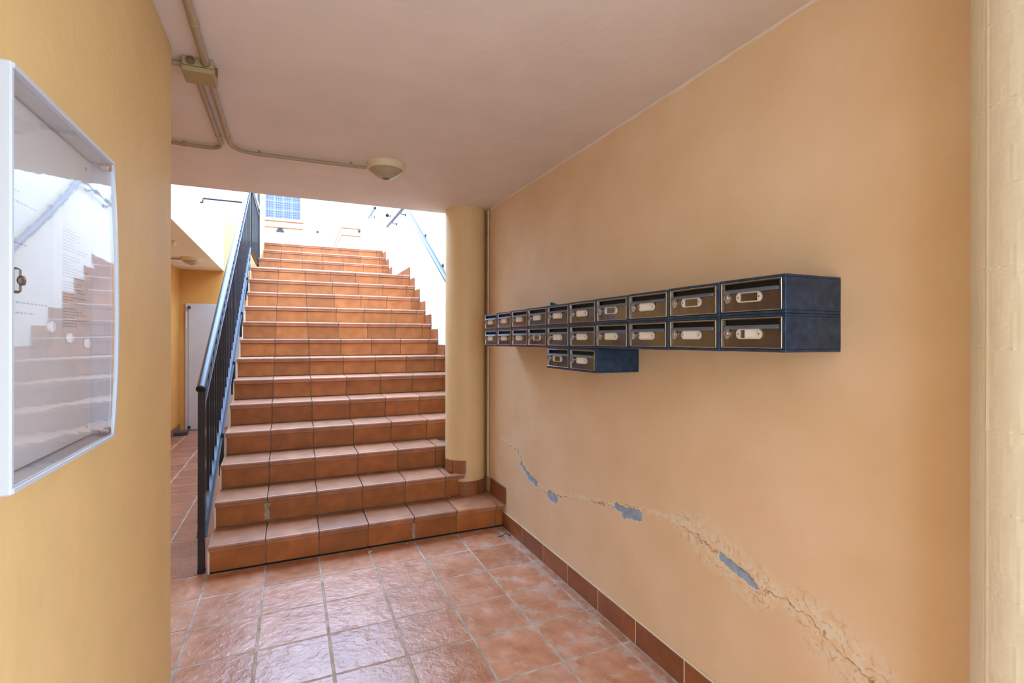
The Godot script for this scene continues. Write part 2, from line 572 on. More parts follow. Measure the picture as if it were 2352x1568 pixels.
func right_wall() -> void:
	var b := mb()
	var zs := []
	var z := -4.13
	while z < -0.23:
		zs.append(z); z += 0.015
	zs.append(-0.23)
	var ys := [0.0, 0.36]
	var y := 0.375
	while y < 0.80:
		ys.append(y); y += 0.0125
	ys.append_array([0.82, 1.2, 1.6, 2.0, CEIL])
	var pos := []
	for yy in ys:
		var row := PackedVector3Array()
		for zz in zs:
			var dx := 0.0
			if yy > 0.38 and yy < 0.80 and zz > -3.7 and zz < -0.8:
				var p := Vector2(zz, yy)
				var bw := blister(zz)
				var fl := clampf(1.0 - crack_dist(p) / (bw * 1.5), 0.0, 1.0)
				dx = fl * fl * (0.004 + 0.009 * absf(wn.get_noise_2d(zz * 2.0, yy * 2.0))) * clampf(bw / 0.05, 0.3, 1.0)
				if patch_dist(p) < 0.0: dx = -0.003
			row.append(Vector3(1.51 - dx, yy, zz))
		pos.append(row)
	b.uvmap(Vector3(0, 0, 1 / 3.9), Vector3(0, -1 / CEIL, 0), Vector2(4.13 / 3.9, 1.0))
	var nn := []
	for j in ys.size():
		var row := PackedVector3Array()
		for i in zs.size(): row.append(grid_normal(pos, j, i))
		nn.append(row)
	for j in ys.size() - 1:
		for i in zs.size() - 1:
			b.tri(pos[j][i], pos[j][i + 1], pos[j + 1][i + 1], nn[j][i], nn[j][i + 1], nn[j + 1][i + 1])
			b.tri(pos[j][i], pos[j + 1][i + 1], pos[j + 1][i], nn[j][i], nn[j + 1][i + 1], nn[j + 1][i])
	# body behind the face
	b.face([Vector3(1.75, 0, -4.13), Vector3(1.75, 0, -0.23), Vector3(1.75, CEIL, -0.23), Vector3(1.75, CEIL, -4.13)], Vector3(1, 0, 0))
	b.face([Vector3(1.51, 0, -0.23), Vector3(1.75, 0, -0.23), Vector3(1.75, CEIL, -0.23), Vector3(1.51, CEIL, -0.23)], Vector3(0, 0, 1))
	b.face([Vector3(1.51, 0, -4.13), Vector3(1.75, 0, -4.13), Vector3(1.75, CEIL, -4.13), Vector3(1.51, CEIL, -4.13)], Vector3(0, 0, -1))
	struct("wall_right", b, M.right_wall_paint, "orange plaster wall on the right with a diagonal blistered crack below the mailboxes", "wall")
	# tile skirting
	var ends := [-3.535, -3.185, -2.87, -2.553, -2.236, -1.92, -1.60, -1.283, -0.966, -0.65]
	var bb := mb()
	bb.box(Vector3(1.4985, 0, -3.535), Vector3(1.51, 0.117, -0.62), 0.003)
	var sk := struct("baseboard_right", bb, M.skirting_mortar, "low row of brown tile skirting along the right wall", "skirting")
	for i in ends.size() - 1:
		bb = mb()
		bb.box(Vector3(1.496, 0.001, ends[i] + 0.0045), Vector3(1.506, 0.113, ends[i + 1] - 0.0045), 0.0015)
		obj("skirting_tile", bb, M["skirting_clay%d" % (i % 4)], sk)
	bb = mb()
	bb.box(Vector3(1.496, 0.18, -3.80), Vector3(1.506, 0.306, -3.50), 0.002)
	obj("skirting_tile", bb, M.skirting_clay1, sk)

func facade() -> void:
	var k := 13.0 / 12.0
	var zf := -13.2
	var b := mb()
	b.box(Vector3(-3, 2.6, zf - 0.3), Vector3(5, 5.3, zf))
	var f := struct("wall_facade", b, M.white_plaster, "sunlit cream house front at the top of the stairs", "wall")
	# window with pierced curtain
	b = mb()
	for r in [[-0.62, -0.55, 4.30, 5.15], [0.21, 0.28, 4.30, 5.15], [-0.62, 0.28, 4.24, 4.31]]:
		b.box(Vector3(r[0], r[2], zf), Vector3(r[1], r[3], zf + 0.06), 0.008)
	var w := struct("window_1", b, M.peach_plaster, "window with a patterned lace curtain above the stairs", "window")
	var im := Image.create(128, 192, false, Image.FORMAT_RGB8)
	for j in 192:
		for i in 128:
			var a := sin(i * TAU / 16.0) * sin(j * TAU / 16.0)
			var e := 1.0 if (absf(a) > 0.55 or i % 32 < 3 or j % 32 < 3) else 0.0
			im.set_pixel(i, j, Color(0.27, 0.30, 0.38).lerp(Color(0.40, 0.42, 0.46), e))
	var lm := mat("lace", Color.WHITE, 0.8)
	lm.albedo_texture = ImageTexture.create_from_image(im)
	b = mb()
	b.uvmap(Vector3(1 / 0.76, 0, 0), Vector3(0, -1 / 1.29, 0), Vector2(0.55 / 0.76, 5.6 / 1.29))
	b.box(Vector3(-0.55, 4.31, zf + 0.005), Vector3(0.21, 5.15, zf + 0.02))
	obj("lace_curtain", b, lm, w)
	b = mb()
	b.box(Vector3(-0.62, 4.228, zf), Vector3(0.29, 4.246, zf + 0.10), 0.004)
	b.box(Vector3(-0.62, 4.080, zf), Vector3(0.28, 4.098, zf + 0.09), 0.004)
	obj("sill_moulding", b, M.moulding, w)
	b = mb()
	b.box(Vector3(-0.60, 4.10, zf), Vector3(0.26, 4.226, zf + 0.05), 0.006)
	obj("sill", b, M.white_plaster, w)
	# vent, pipe, spots
	b = mb()
	var prof := PackedVector2Array()
	for i in 12:
		var g0 := PI * i / 12.0
		var g1 := PI * (i + 1) / 12.0
		var c := Vector3(-0.23, 3.99, zf)
		var d0 := Vector3(cos(g0), sin(g0), 0) * 0.085
		var d1 := Vector3(cos(g1), sin(g1), 0) * 0.085
		var u := Vector3(0, 0, 0.03)
		b.face([c + u, c + d0 + u, c + d1 + u], Vector3(0, 0, 1))
		b.face([c + d0, c + d1, c + d1 + u, c + d0 + u], d0 + d1)
	b.box(Vector3(-0.315, 3.985, zf), Vector3(-0.145, 3.992, zf + 0.03))
	var v := obj("wall_vent", b, M.black_vent)
	tag(v, "dark half-round vent cover low on the pale house front", "vent")
	for p in [[Vector3(0.606, 4.065, zf), "small black wall spot between vent and drainpipe"], [Vector3(1.595, 4.165, zf), "small black wall spot beside the stepped moulding"]]:
		b = mb()
		b.lathe(p[0], Vector3(0, 0, 1), [Vector2(0.032, 0), Vector2(0.03, 0.04), Vector2(0.0, 0.045)], 14)
		tag(obj("wall_spot", b, M.black_vent), p[1], "wall fitting")
	b = mb()
	b.tube([Vector3(0.884, 3.75, zf + 0.02), Vector3(0.884, 5.25, zf + 0.02)], 0.016, 8)
	tag(obj("drainpipe", b, M.drain), "thin grey pipe running up the pale house front", "pipe")
	# stepped moulding
	for s in [0.0, -0.185]:
		b = mb()
		b.box(Vector3(1.16, 4.21 + s, zf), Vector3(1.63, 4.228 + s, zf + 0.05), 0.005)
		var xf := Transform3D(Basis(Vector3(0, 0, 1), deg_to_rad(70)), Vector3(1.16, 4.22 + s, zf))
		b.box(Vector3(-0.5, -0.009, 0), Vector3(0.0, 0.009, 0.05), 0.004, xf)
		var t := obj("trim_%d" % (1 if s == 0.0 else 2), b, M.moulding)
		t.set_meta("kind", "structure")
		tag(t, ("upper" if s == 0.0 else "lower") + " bent moulding line on the pale house front", "moulding")
	b = mb()
	b.box(Vector3(1.66, 3.05, zf), Vector3(1.87, 4.62, zf + 0.25), 0.01)
	struct("trim_3", b, M.peach_plaster, "square peach pier at the far end of the stair wall", "pier")

# ------------------------------------------------------------------ columns
func column_radius(r: float, ridges: Array, seam: float, g: float, yy: float) -> float:
	var d := 0.0006 * wn2.get_noise_2d(g * 6.0, yy * 3.0)
	for q in ridges:
		if absf(yy - q) < 0.002 and wn2.get_noise_2d(g * 1.4 + q * 7.0, q * 31.0) > -0.02: d += 0.0009
	if seam > -90.0 and absf(wrapf(g - seam, -PI, PI)) < 0.014: d += 0.0010
	return r + d

func column(called: String, cx: float, cz: float, r: float, m: Material, y0: float, ridges: Array, seam: float) -> MeshInstance3D:
	var b := mb()
	var ys := []
	var y := y0
	while y < CEIL:
		ys.append(y); y += 0.06
	ys.append(CEIL)
	for q in ridges:
		for o in [-0.004, 0.0, 0.004]: ys.append(q + o)
	ys.sort()
	var n := 180
	var P := []
	for yy in ys:
		var row := PackedVector3Array()
		for k in n + 1:
			var g := TAU * (k % n) / n
			var rr: float = column_radius(r, ridges, seam, g, yy)
			row.append(Vector3(cos(g) * rr, yy - y0, sin(g) * rr))
		P.append(row)
	for j in ys.size() - 1:
		for k in n:
			var g0 := TAU * k / n
			var g1 := TAU * (k + 1) / n
			var qa: Vector3 = P[j][k]
			var qb: Vector3 = P[j][k + 1]
			var qc: Vector3 = P[j + 1][k + 1]
			var qd: Vector3 = P[j + 1][k]
			var f := (qb - qa).cross(qd - qa).normalized()
			var e0 := Vector3(cos(g0), 0, sin(g0))
			var e1 := Vector3(cos(g1), 0, sin(g1))
			if f.dot(e0) < 0: f = -f
			var f2 := f - e0.lerp(e1, 0.5).normalized()
			b.tri(qa, qb, qc, (e0 + f2).normalized(), (e1 + f2).normalized(), (e1 + f2).normalized())
			b.tri(qa, qc, qd, (e0 + f2).normalized(), (e1 + f2).normalized(), (e0 + f2).normalized())
	return obj(called, b, m, self, Vector3(cx, y0, cz))

func arc_tile(c: Vector3, r: float, g0: float, g1: float, h: float) -> MB:
	var b := mb()
	var n := 5
	for i in n:
		var a := lerpf(g0, g1, float(i) / n)
		var d := lerpf(g0, g1, float(i + 1) / n)
		var A := Vector3(cos(a), 0, sin(a))
		var D := Vector3(cos(d), 0, sin(d))
		var U := Vector3(0, h, 0)
		b.tri(c + A * r, c + D * r, c + D * r + U, A, D, D)
		b.tri(c + A * r, c + D * r + U, c + A * r + U, A, D, A)
		b.face([c + A * r + U, c + D * r + U, c + D * (r - 0.012) + U, c + A * (r - 0.012) + U], Vector3.UP)
	for a in [[g0, -1.0], [g1, 1.0]]:
		var A := Vector3(cos(a[0]), 0, sin(a[0]))
		b.face([c + A * r, c + A * (r - 0.012), c + A * (r - 0.012) + Vector3(0, h, 0), c + A * r + Vector3(0, h, 0)], Vector3(-sin(a[0]), 0, cos(a[0])) * a[1])
	return b

func build_columns() -> void:
	var cc := Vector3(1.343, 0, -3.985)
	var o := column("column", cc.x, cc.z, 0.165, M.column_paint, 0.18, [], -99.0)
	tag(o, "round orange-painted column in the corner at the foot of the stairs", "column")
	# its skirting: three curved tiles on the first step, two on the second
	for g in [[0.25, 0.75], [0.77, 1.25], [1.27, 1.78], [1.80, 2.28]]:
		obj("skirting_tile", arc_tile(Vector3.ZERO, 0.176, g[0], g[1], 0.11), M["skirting_clay%d" % (int(g[0] * 10) % 4)], o)
	for g in [[1.86, 2.5], [2.53, 3.1]]:
		obj("skirting_tile", arc_tile(Vector3(0, 0.18, 0), 0.178, g[0], g[1], 0.10), M.skirting_clay2, o)
	o = column("column", 1.343, -0.399, 0.167, M.entrance_column_paint, 0.0, [0.68, 0.83, 0.977, 1.13, 1.28, 1.43, 1.58, 1.73, 1.883, 2.04], -2.52)
	tag(o, "thick pale cream column close by at the right edge", "column")
	# painted pipe in the corner
	var b := mb()
	b.tube([Vector3(0, 0, 0), Vector3(0, 2.2, 0)], 0.008, 10)
	var p := obj("pipe", b, M.column_paint, self, Vector3(1.498, 0.307, -3.852))
	tag(p, "thin painted pipe running up the corner beside the round column", "pipe")
	for y in [0.80, 0.85]:
		b = mb()
		b.tube([Vector3(0, y, 0), Vector3(0, y + 0.012, 0)], 0.0105, 10)
		obj("pipe_joint", b, M.column_paint, p)

# ------------------------------------------------------------------ stairs
func step_z(n: int) -> float:
	return -3.510 - 0.29347 * (n - 1) if n <= 13 else [-8.40, -8.69, -9.0, -9.33][n - 14]

func nosing(x0: float, x1: float, depth: float) -> MB:
	var b := mb()
	b.extrude_x(PackedVector2Array([Vector2(-depth, 0), Vector2(-0.008, 0), Vector2(-0.003, -0.002), Vector2(0, -0.007), Vector2(0, -0.013), Vector2(-0.006, -0.02), Vector2(-0.014, -0.026), Vector2(-0.018, -0.034), Vector2(-0.022, -0.042), Vector2(-0.034, -0.043), Vector2(-0.034, -0.022), Vector2(-depth, -0.022)]), x0, x1)
	return b

func build_stairs() -> void:
	rng.seed = 11
	var xl := -0.452
	var st := thing("staircase", "terracotta tiled staircase climbing to daylight between railing and white wall", "staircase", Vector3(0, 0, -3.51))
	var o := Vector3(0, 0, 3.51)
	for n in range(1, 18):
		var zn := step_z(n)
		var y := 0.18 * n
		var zb: float = step_z(n + 1) - 0.034 if n < 17 else -9.66
		var xr := 1.545
		xl = -0.40 if n >= 16 else -0.452
		if n == 1: xr = 1.503
		if n == 3: xr = 1.215
		if n == 2: xr = 1.176
		var core := mb()
		core.box(Vector3(xl, 0.0 if n < 14 else y - 0.5, zb - 0.012) + o, Vector3(xr, y - 0.021, zn - 0.043) + o)
		if n == 3: core.box(Vector3(xr, 0.18, zb - 0.012) + o, Vector3(1.545, y - 0.021, -4.17) + o)
		if n == 2: core.box(Vector3(xr, 0.0, -4.13) + o, Vector3(1.503, 0.179, -3.80) + o)
		var s := obj("step", core, M.step_mortar, st)
		var depth := zn - zb - 0.004
		for k in 7:
			var x0 := maxf(GX + k * TX, xl - 0.007)
			var x1 := minf(GX + (k + 1) * TX, xr)
			var x1n := x1
			if n == 2: x1 = minf(GX + (k + 1) * TX, 1.238)
			if n == 3: x1n = minf(GX + (k + 1) * TX, 1.215)
			if x1n - x0 < 0.02: continue
			var g := 0.0035
			var j := rng.randf_range(-0.0015, 0.0015)
			var v := rng.randi_range(0, 3)
			if x1 - x0 > 0.02:
				var b := mb()
				b.box(Vector3(x0 + g, y - 0.18 + (0.010 if n == 1 else 0.006), zn - 0.047 + j) + o, Vector3(x1 - g, y - 0.044, zn - 0.034 + j) + o, 0.002)
				obj("riser_tile", b, M["riser_clay%d" % v], s)
			var t := nosing(x0 + g, x1n - g, depth)
			if n == 2 and k == 5: t.append_xf(nosing(x1n - g, 1.282, 0.052), Transform3D())
			var q := mb()
			q.append_xf(t, Transform3D(Basis(), Vector3(0, y + rng.randf_range(-0.0008, 0.0008), zn + j) + o))
			obj("tread_tile", q, M["tread_clay%d" % v], s)
		if n == 1:
			var gap := mb()
			gap.box(Vector3(xl, -0.001, zn - 0.044) + o, Vector3(xr, 0.011, zn - 0.036) + o)
			obj("open_joint", gap, M.gap_dirt, s)
		# lime smeared over two of the joints
		if n <= 2:
			var jx: float = [0.807, -0.143][n - 1]
			var ol := PackedVector2Array()
			for q in 9: ol.append(Vector2(jx - rng.randf_range(0.005, 0.012 if n == 1 else 0.030), y - 0.165 + 0.014 * q))
			for q in 9: ol.append(Vector2(jx + rng.randf_range(0.005, 0.012 if n == 1 else 0.026), y - 0.053 - 0.014 * q))
			var sm := mb()
			sm.extrude_x(ol, 0.0, 0.003)
			var sq := mb()
			sq.append_xf(sm, Transform3D(Basis(Vector3.UP, PI / 2), Vector3(0, 0, zn - 0.0315) + o))
			obj("lime_smear", sq, M.step_lime, s)
		# skirting along the right wall
		if n >= 3 and n < 17:
			var b := mb()
			b.box(Vector3(1.535, y + 0.001, zb + 0.002) + o, Vector3(1.549, y + 0.115, (zn - 0.012) if n > 3 else -4.17) + o, 0.002)
			obj("skirting_tile", b, M["skirting_clay%d" % (n % 4)], s)
	# plastered flank on the left
	var fl := PackedVector2Array()
	for n in range(1, 14):
		fl.append(Vector2(step_z(n) - 0.030 + 3.51, 0.18 * (n - 1) if n > 1 else 0.0))
		fl.append(Vector2(step_z(n) - 0.030 + 3.51, 0.18 * n - 0.024))
	fl.append(Vector2(-8.43 + 3.51, 0.18 * 13 - 0.024))
	fl.append(Vector2(-8.43 + 3.51, 0.0))
	var fb := mb()
	fb.extrude_x(fl, -0.462, -0.452)
	obj("flank", fb, M.pale_plaster, st)

# ------------------------------------------------------------------ railings
func rail_top(z: float) -> float:
	return 1.150 + 0.6134 * (-3.565 - z)

func slope_rail(o: Vector3, off: float, h: float, w: float, z0: float, z1: float) -> MB:
	var m := mb()
	var a := Vector3(-0.5, rail_top(z0) - off, z0) + o
	var c := Vector3(-0.5, rail_top(z1) - off, z1) + o
	var f := (c - a).normalized()
	var xf := Transform3D(Basis(Vector3.RIGHT, Vector3.RIGHT.cross(f), -f), a)
	m.box(Vector3(-w / 2, -h / 2, -(c - a).length()), Vector3(w / 2, h / 2, 0), 0.002, xf)
	return m

func build_railing() -> void:
	var R := thing("stair_railing", "dark metal railing with slim balusters up the left of the stairs", "railing", Vector3(-0.5, 0, -3.59))
	var o := Vector3(0.5, 0, 3.59)
	var sl := 0.6134
	var zc := -7.40
	var yc: float = rail_top(zc)
	# handrail
	var b := mb()
	b.tube([Vector3(-0.5, rail_top(-3.545), -3.545) + o, Vector3(-0.5, yc, zc) + o, Vector3(-0.49, yc + 0.01, zc - 0.05) + o, Vector3(-0.465, yc + 0.01, -8.93) + o], 0.024, 14)
	obj("handrail", b, M.handrail_paint, R)
	b = mb()
	var dir := Vector3(0, -sl, 1).normalized()
	var e: Vector3 = Vector3(-0.5, rail_top(-3.545), -3.545) + o
	b.lathe(e, dir, [Vector2(0.0255, -0.004), Vector2(0.0255, 0.004), Vector2(0.015, 0.009), Vector2(0.0, 0.010)], 16)
	obj("end_cap", b, M.rail_cap, R)
	# posts
	b = mb()
	b.box(Vector3(-0.519, 0.0, -3.61) + o, Vector3(-0.481, rail_top(-3.59) - 0.02, -3.572) + o, 0.003)
	b.box(Vector3(-0.521, 0.0, -3.612) + o, Vector3(-0.479, 0.02, -3.570) + o, 0.003)
	obj("post", b, M.rail_paint, R)
	b = mb()
	b.box(Vector3(-0.515, 2.34, zc - 0.015) + o, Vector3(-0.485, yc - 0.01, zc + 0.015) + o, 0.003)
	obj("post", b, M.rail_paint, R)
	b = mb()
	b.box(Vector3(-0.485, 2.55, -8.95) + o, Vector3(-0.45, yc + 0.25, -8.91) + o, 0.003)
	obj("post", b, M.rail_paint, R)
	# sloping rails: one under the handrail, two at the foot
	obj("top_rail", slope_rail(o, 0.125, 0.012, 0.042, -3.60, zc), M.handrail_paint, R)
	obj("bottom_rail", slope_rail(o, 0.865, 0.012, 0.050, -3.60, zc), M.handrail_paint, R)
	obj("bottom_rail", slope_rail(o, 0.955, 0.014, 0.058, -3.60, -7.2), M.handrail_paint, R)
	# balusters
	var z := -3.70
	while z > zc + 0.06:
		var yt: float = rail_top(z)
		b = mb()
		b.box(Vector3(-0.511, yt - 0.955, z - 0.008) + o, Vector3(-0.489, yt - 0.06, z + 0.008) + o, 0.002)
		obj("baluster", b, M.rail_paint, R)
		z -= 0.121
	# brackets to the flank
	for q in [[-4.38, 0.40], [-5.22, 0.93], [-6.02, 1.46], [-6.75, 1.90]]:
		var yt: float = rail_top(q[0])
		b = mb()
		b.box(Vector3(-0.495, q[1], q[0] - 0.02) + o, Vector3(-0.463, yt - 0.93, q[0] + 0.02) + o, 0.003)
		obj("bracket", b, M.rail_paint, R)
	# level panel along the landing
	for y in [yc - 0.115, 2.60]:
		b = mb()
		b.box(Vector3(-0.50, y - 0.006, -8.93) + o, Vector3(-0.458, y + 0.006, zc) + o, 0.002)
		obj("level_rail", b, M.rail_paint, R)
	z = zc - 0.12
	while z > -8.90:
		b = mb()
		b.box(Vector3(-0.491, 2.60, z - 0.008) + o, Vector3(-0.469, yc - 0.115, z + 0.008) + o, 0.002)
		obj("baluster", b, M.rail_paint, R)
		z -= 0.121
	# bar from the wall above the corridor to the railing
	b = mb()
	b.tube([Vector3(-0.98, 3.055, -6.9), Vector3(-0.955, 3.06, -6.9), Vector3(-0.95, 3.105, -6.9), Vector3(-0.52, 3.105, -6.9)], 0.011, 8)
	tag(obj("tie_bar", b, M.rail_paint), "thin dark bar from the pale upper wall to the railing", "bar")

func handrail(label: String, pts: Array, br: Array) -> void:
	var b := mb()
	b.tube(pts, 0.027, 14)
	var h := obj("wall_handrail", b, M.wall_rail_paint)
	tag(h, label, "handrail", "wall handrails")
	for p in br:
		b = mb()
		b.tube([p, p + Vector3(0.02, -0.045, 0), p + Vector3(0.075, -0.045, 0)], 0.007, 8)
		b.lathe(p + Vector3(0.078, -0.045, 0), Vector3(-1, 0, 0), [Vector2(0.024, 0), Vector2(0.024, 0.006), Vector2(0.0, 0.008)], 12)
		obj("bracket", b, M.rail_paint, h)
	for e in [0, pts.size() - 1]:
		b = mb()
		var d: Vector3 = (pts[0] - pts[1]).normalized() if e == 0 else (pts[e] - pts[e - 1]).normalized()
		b.lathe(pts[e], d, [Vector2(0.0285, -0.003), Vector2(0.0285, 0.004), Vector2(0.0, 0.009)], 14)
		obj("end_cap", b, M.rail_cap, h)

func build_handrails() -> void:
	var x := 1.47
	handrail("steel handrail rising along the white wall beside the column, then levelling off", [Vector3(x, 1.40, -3.9 - 0.0), Vector3(x, 3.29, -6.98), Vector3(x, 3.31, -7.05), Vector3(x, 3.31, -8.38)], [Vector3(x, 2.30, -5.37), Vector3(x, 2.78, -6.15), Vector3(x, 3.31, -7.35), Vector3(x, 3.31, -8.0)])
	handrail("short steel handrail climbing the upper flight on the white wall", [Vector3(x, 3.49, -8.42), Vector3(x, 4.08, -9.40)], [Vector3(x, 3.56, -8.55)])
	handrail("level steel handrail farthest up, along the upper landing", [Vector3(x, 3.93, -9.75), Vector3(x, 3.93, -10.55)], [Vector3(x, 3.93, -10.3)])

# ------------------------------------------------------------------ mailboxes
func half_disc(b: MB, cz: float, cy: float, rz: float, ry: float, s: float, x0: float, x1: float) -> void:
	var o := PackedVector2Array()
	for i in 9:
		var g := -PI / 2 + PI * i / 8.0
		o.append(Vector2(cz + s * cos(g) * rz, cy + sin(g) * ry))
	b.extrude_x(o, x0, x1)

func make_mailbox(label: String, at: Vector3, h: float, card: String, group: String, sd: int) -> Node3D:
	# front face at x = 0 looking to -x, base at y = 0, centred on z
	var t := thing("mailbox", label, "mailbox", at, group)
	var w := 0.1180
	if not shared.has("mb_body%.3f" % h):
		var b := mb()
		b.box(Vector3(0, 0, -w), Vector3(0.24, 0.009, w), 0.0015)
		b.box(Vector3(0, h - 0.008, -w), Vector3(0.24, h, w), 0.0015)
		b.box(Vector3(0, 0.009, -w), Vector3(0.24, h - 0.008, -w + 0.008), 0.001)
		b.box(Vector3(0, 0.009, w - 0.010), Vector3(0.24, h - 0.008, w), 0.001)
		b.box(Vector3(0.235, 0.005, -w + 0.005), Vector3(0.24, h - 0.005, w - 0.005))
		shared["mb_body%.3f" % h] = b.mesh()
		b = mb()   # door leaf with its slot cut out
		b.box(Vector3(0.003, 0.012, -0.108), Vector3(0.006, 0.078, 0.105), 0.0008)
		b.box(Vector3(0.003, 0.0972, -0.108), Vector3(0.006, h - 0.010, 0.105), 0.0008)
		b.box(Vector3(0.003, 0.078, -0.108), Vector3(0.006, 0.0972, -0.0985), 0.0008)
		b.box(Vector3(0.003, 0.078, 0.095), Vector3(0.006, 0.0972, 0.105), 0.0008)
		shared["mb_door%.3f" % h] = b.mesh()
		b = mb()   # bright folded rim
		b.box(Vector3(-0.002, 0.0105, -0.110), Vector3(0.006, 0.0130, 0.107), 0.0008)
		b.box(Vector3(-0.002, h - 0.0115, -0.110), Vector3(0.006, h - 0.009, 0.107), 0.0008)
		b.box(Vector3(-0.002, 0.0130, -0.110), Vector3(0.006, h - 0.0115, -0.1075), 0.0008)
		b.box(Vector3(-0.002, 0.0130, 0.1035), Vector3(0.006, h - 0.0115, 0.107), 0.0008)
		shared["mb_rim%.3f" % h] = b.mesh()
	if not shared.has("mb_lip"):
		var b := mb()   # turned-out lip under the slot
		b.face([Vector3(-0.010, 0.0700, -0.0965), Vector3(-0.010, 0.0700, 0.093), Vector3(0.004, 0.0805, 0.093), Vector3(0.004, 0.0805, -0.0965)], Vector3(-1, 1, 0))
		b.face([Vector3(-0.010, 0.0690, -0.0965), Vector3(-0.010, 0.0690, 0.093), Vector3(0.004, 0.0690, 0.093), Vector3(0.004, 0.0690, -0.0965)], Vector3(0, -1, 0))
		b.face([Vector3(-0.010, 0.0690, -0.0965), Vector3(-0.010, 0.0690, 0.093), Vector3(-0.010, 0.0700, 0.093), Vector3(-0.010, 0.0700, -0.0965)], Vector3(-1, 0, 0))
		b.face([Vector3(-0.010, 0.0690, 0.093), Vector3(0.004, 0.0690, 0.093), Vector3(0.004, 0.0805, 0.093), Vector3(-0.010, 0.0700, 0.093)], Vector3(0, 0, 1))
		b.face([Vector3(-0.010, 0.0690, -0.0965), Vector3(0.004, 0.0690, -0.0965), Vector3(0.004, 0.0805, -0.0965), Vector3(-0.010, 0.0700, -0.0965)], Vector3(0, 0, -1))
		shared["mb_lip"] = b.mesh()
		b = mb()
		b.box(Vector3(0.014, 0.012, -0.108), Vector3(0.018, 0.102, 0.106))
		shared["mb_liner"] = b.mesh()
		b = mb()   # oval lock plate with barrel
		var o := PackedVector2Array()
		for i in 20:
			var g := TAU * i / 20.0
			o.append(Vector2(-0.0865 + 0.0105 * cos(g), 0.0545 + 0.0170 * sin(g)))
		b.extrude_x(o, -0.0012, 0.003)
		b.lathe(Vector3(-0.001, 0.0565, -0.0865), Vector3(-1, 0, 0), [Vector2(0.0085, 0), Vector2(0.0085, 0.005), Vector2(0.007, 0.0065), Vector2(0, 0.0068)], 18)
		shared["mb_lock"] = b.mesh()
		b = mb()
		b.box(Vector3(-0.0084, 0.0515, -0.0877), Vector3(-0.0076, 0.0615, -0.0853))
		shared["mb_key"] = b.mesh()
		b = mb()   # name-plate holder with rounded ends
		half_disc(b, -0.0375, 0.0535, 0.0125, 0.0155, -1.0, -0.0035, 0.003)
		half_disc(b, 0.0275, 0.0535, 0.0125, 0.0155, 1.0, -0.0035, 0.003)
		b.box(Vector3(-0.0035, 0.038, -0.0376), Vector3(0.003, 0.0415, 0.0276), 0.0008)
		b.box(Vector3(-0.0035, 0.0655, -0.0376), Vector3(0.003, 0.069, 0.0276), 0.0008)
		shared["mb_holder"] = b.mesh()
		b = mb()
		for zz in [-0.0425, 0.0325]:
			b.lathe(Vector3(-0.0035, 0.0535, zz), Vector3(-1, 0, 0), [Vector2(0.0022, 0), Vector2(0.0018, 0.001), Vector2(0, 0.0012)], 8)
		shared["mb_rivet"] = b.mesh()
		b = mb()
		b.box(Vector3(0.0005, 0.0415, -0.0372), Vector3(0.0028, 0.0655, 0.0272))
		shared["mb_card"] = b.mesh()
		b = mb()
		b.box(Vector3(0.0005, 0.0415, -0.021), Vector3(0.0028, 0.0655, 0.0272))
		shared["mb_halfcard"] = b.mesh()
	rng.seed = sd
	obj("body", shared["mb_body%.3f" % h], M.navy_steel, t)
	var d := obj("door", shared["mb_door%.3f" % h], M.smoked_steel, t)
	d.rotation = Vector3(0, rng.randf_range(-0.012, 0.012), rng.randf_range(-0.014, 0.014))
	obj("door_rim", shared["mb_rim%.3f" % h], M.bright_edge, d)
	obj("slot_lip", shared["mb_lip"], M.lip_steel, d)
	obj("slot_liner", shared["mb_liner"], M.slot_black, t)
	var l := obj("lock", shared["mb_lock"], M.lock_nickel, t)
	obj("keyhole", shared["mb_key"], M.keyhole, l)
	var hd := obj("name_holder", shared["mb_holder"], M.holder_plastic, t)
	obj("rivet", shared["mb_rivet"], M.keyhole, hd)
	if card == "white": obj("name_card", shared["mb_card"], M.card, hd)
	elif card == "half": obj("name_card", shared["mb_halfcard"], M.card, hd)
	return t

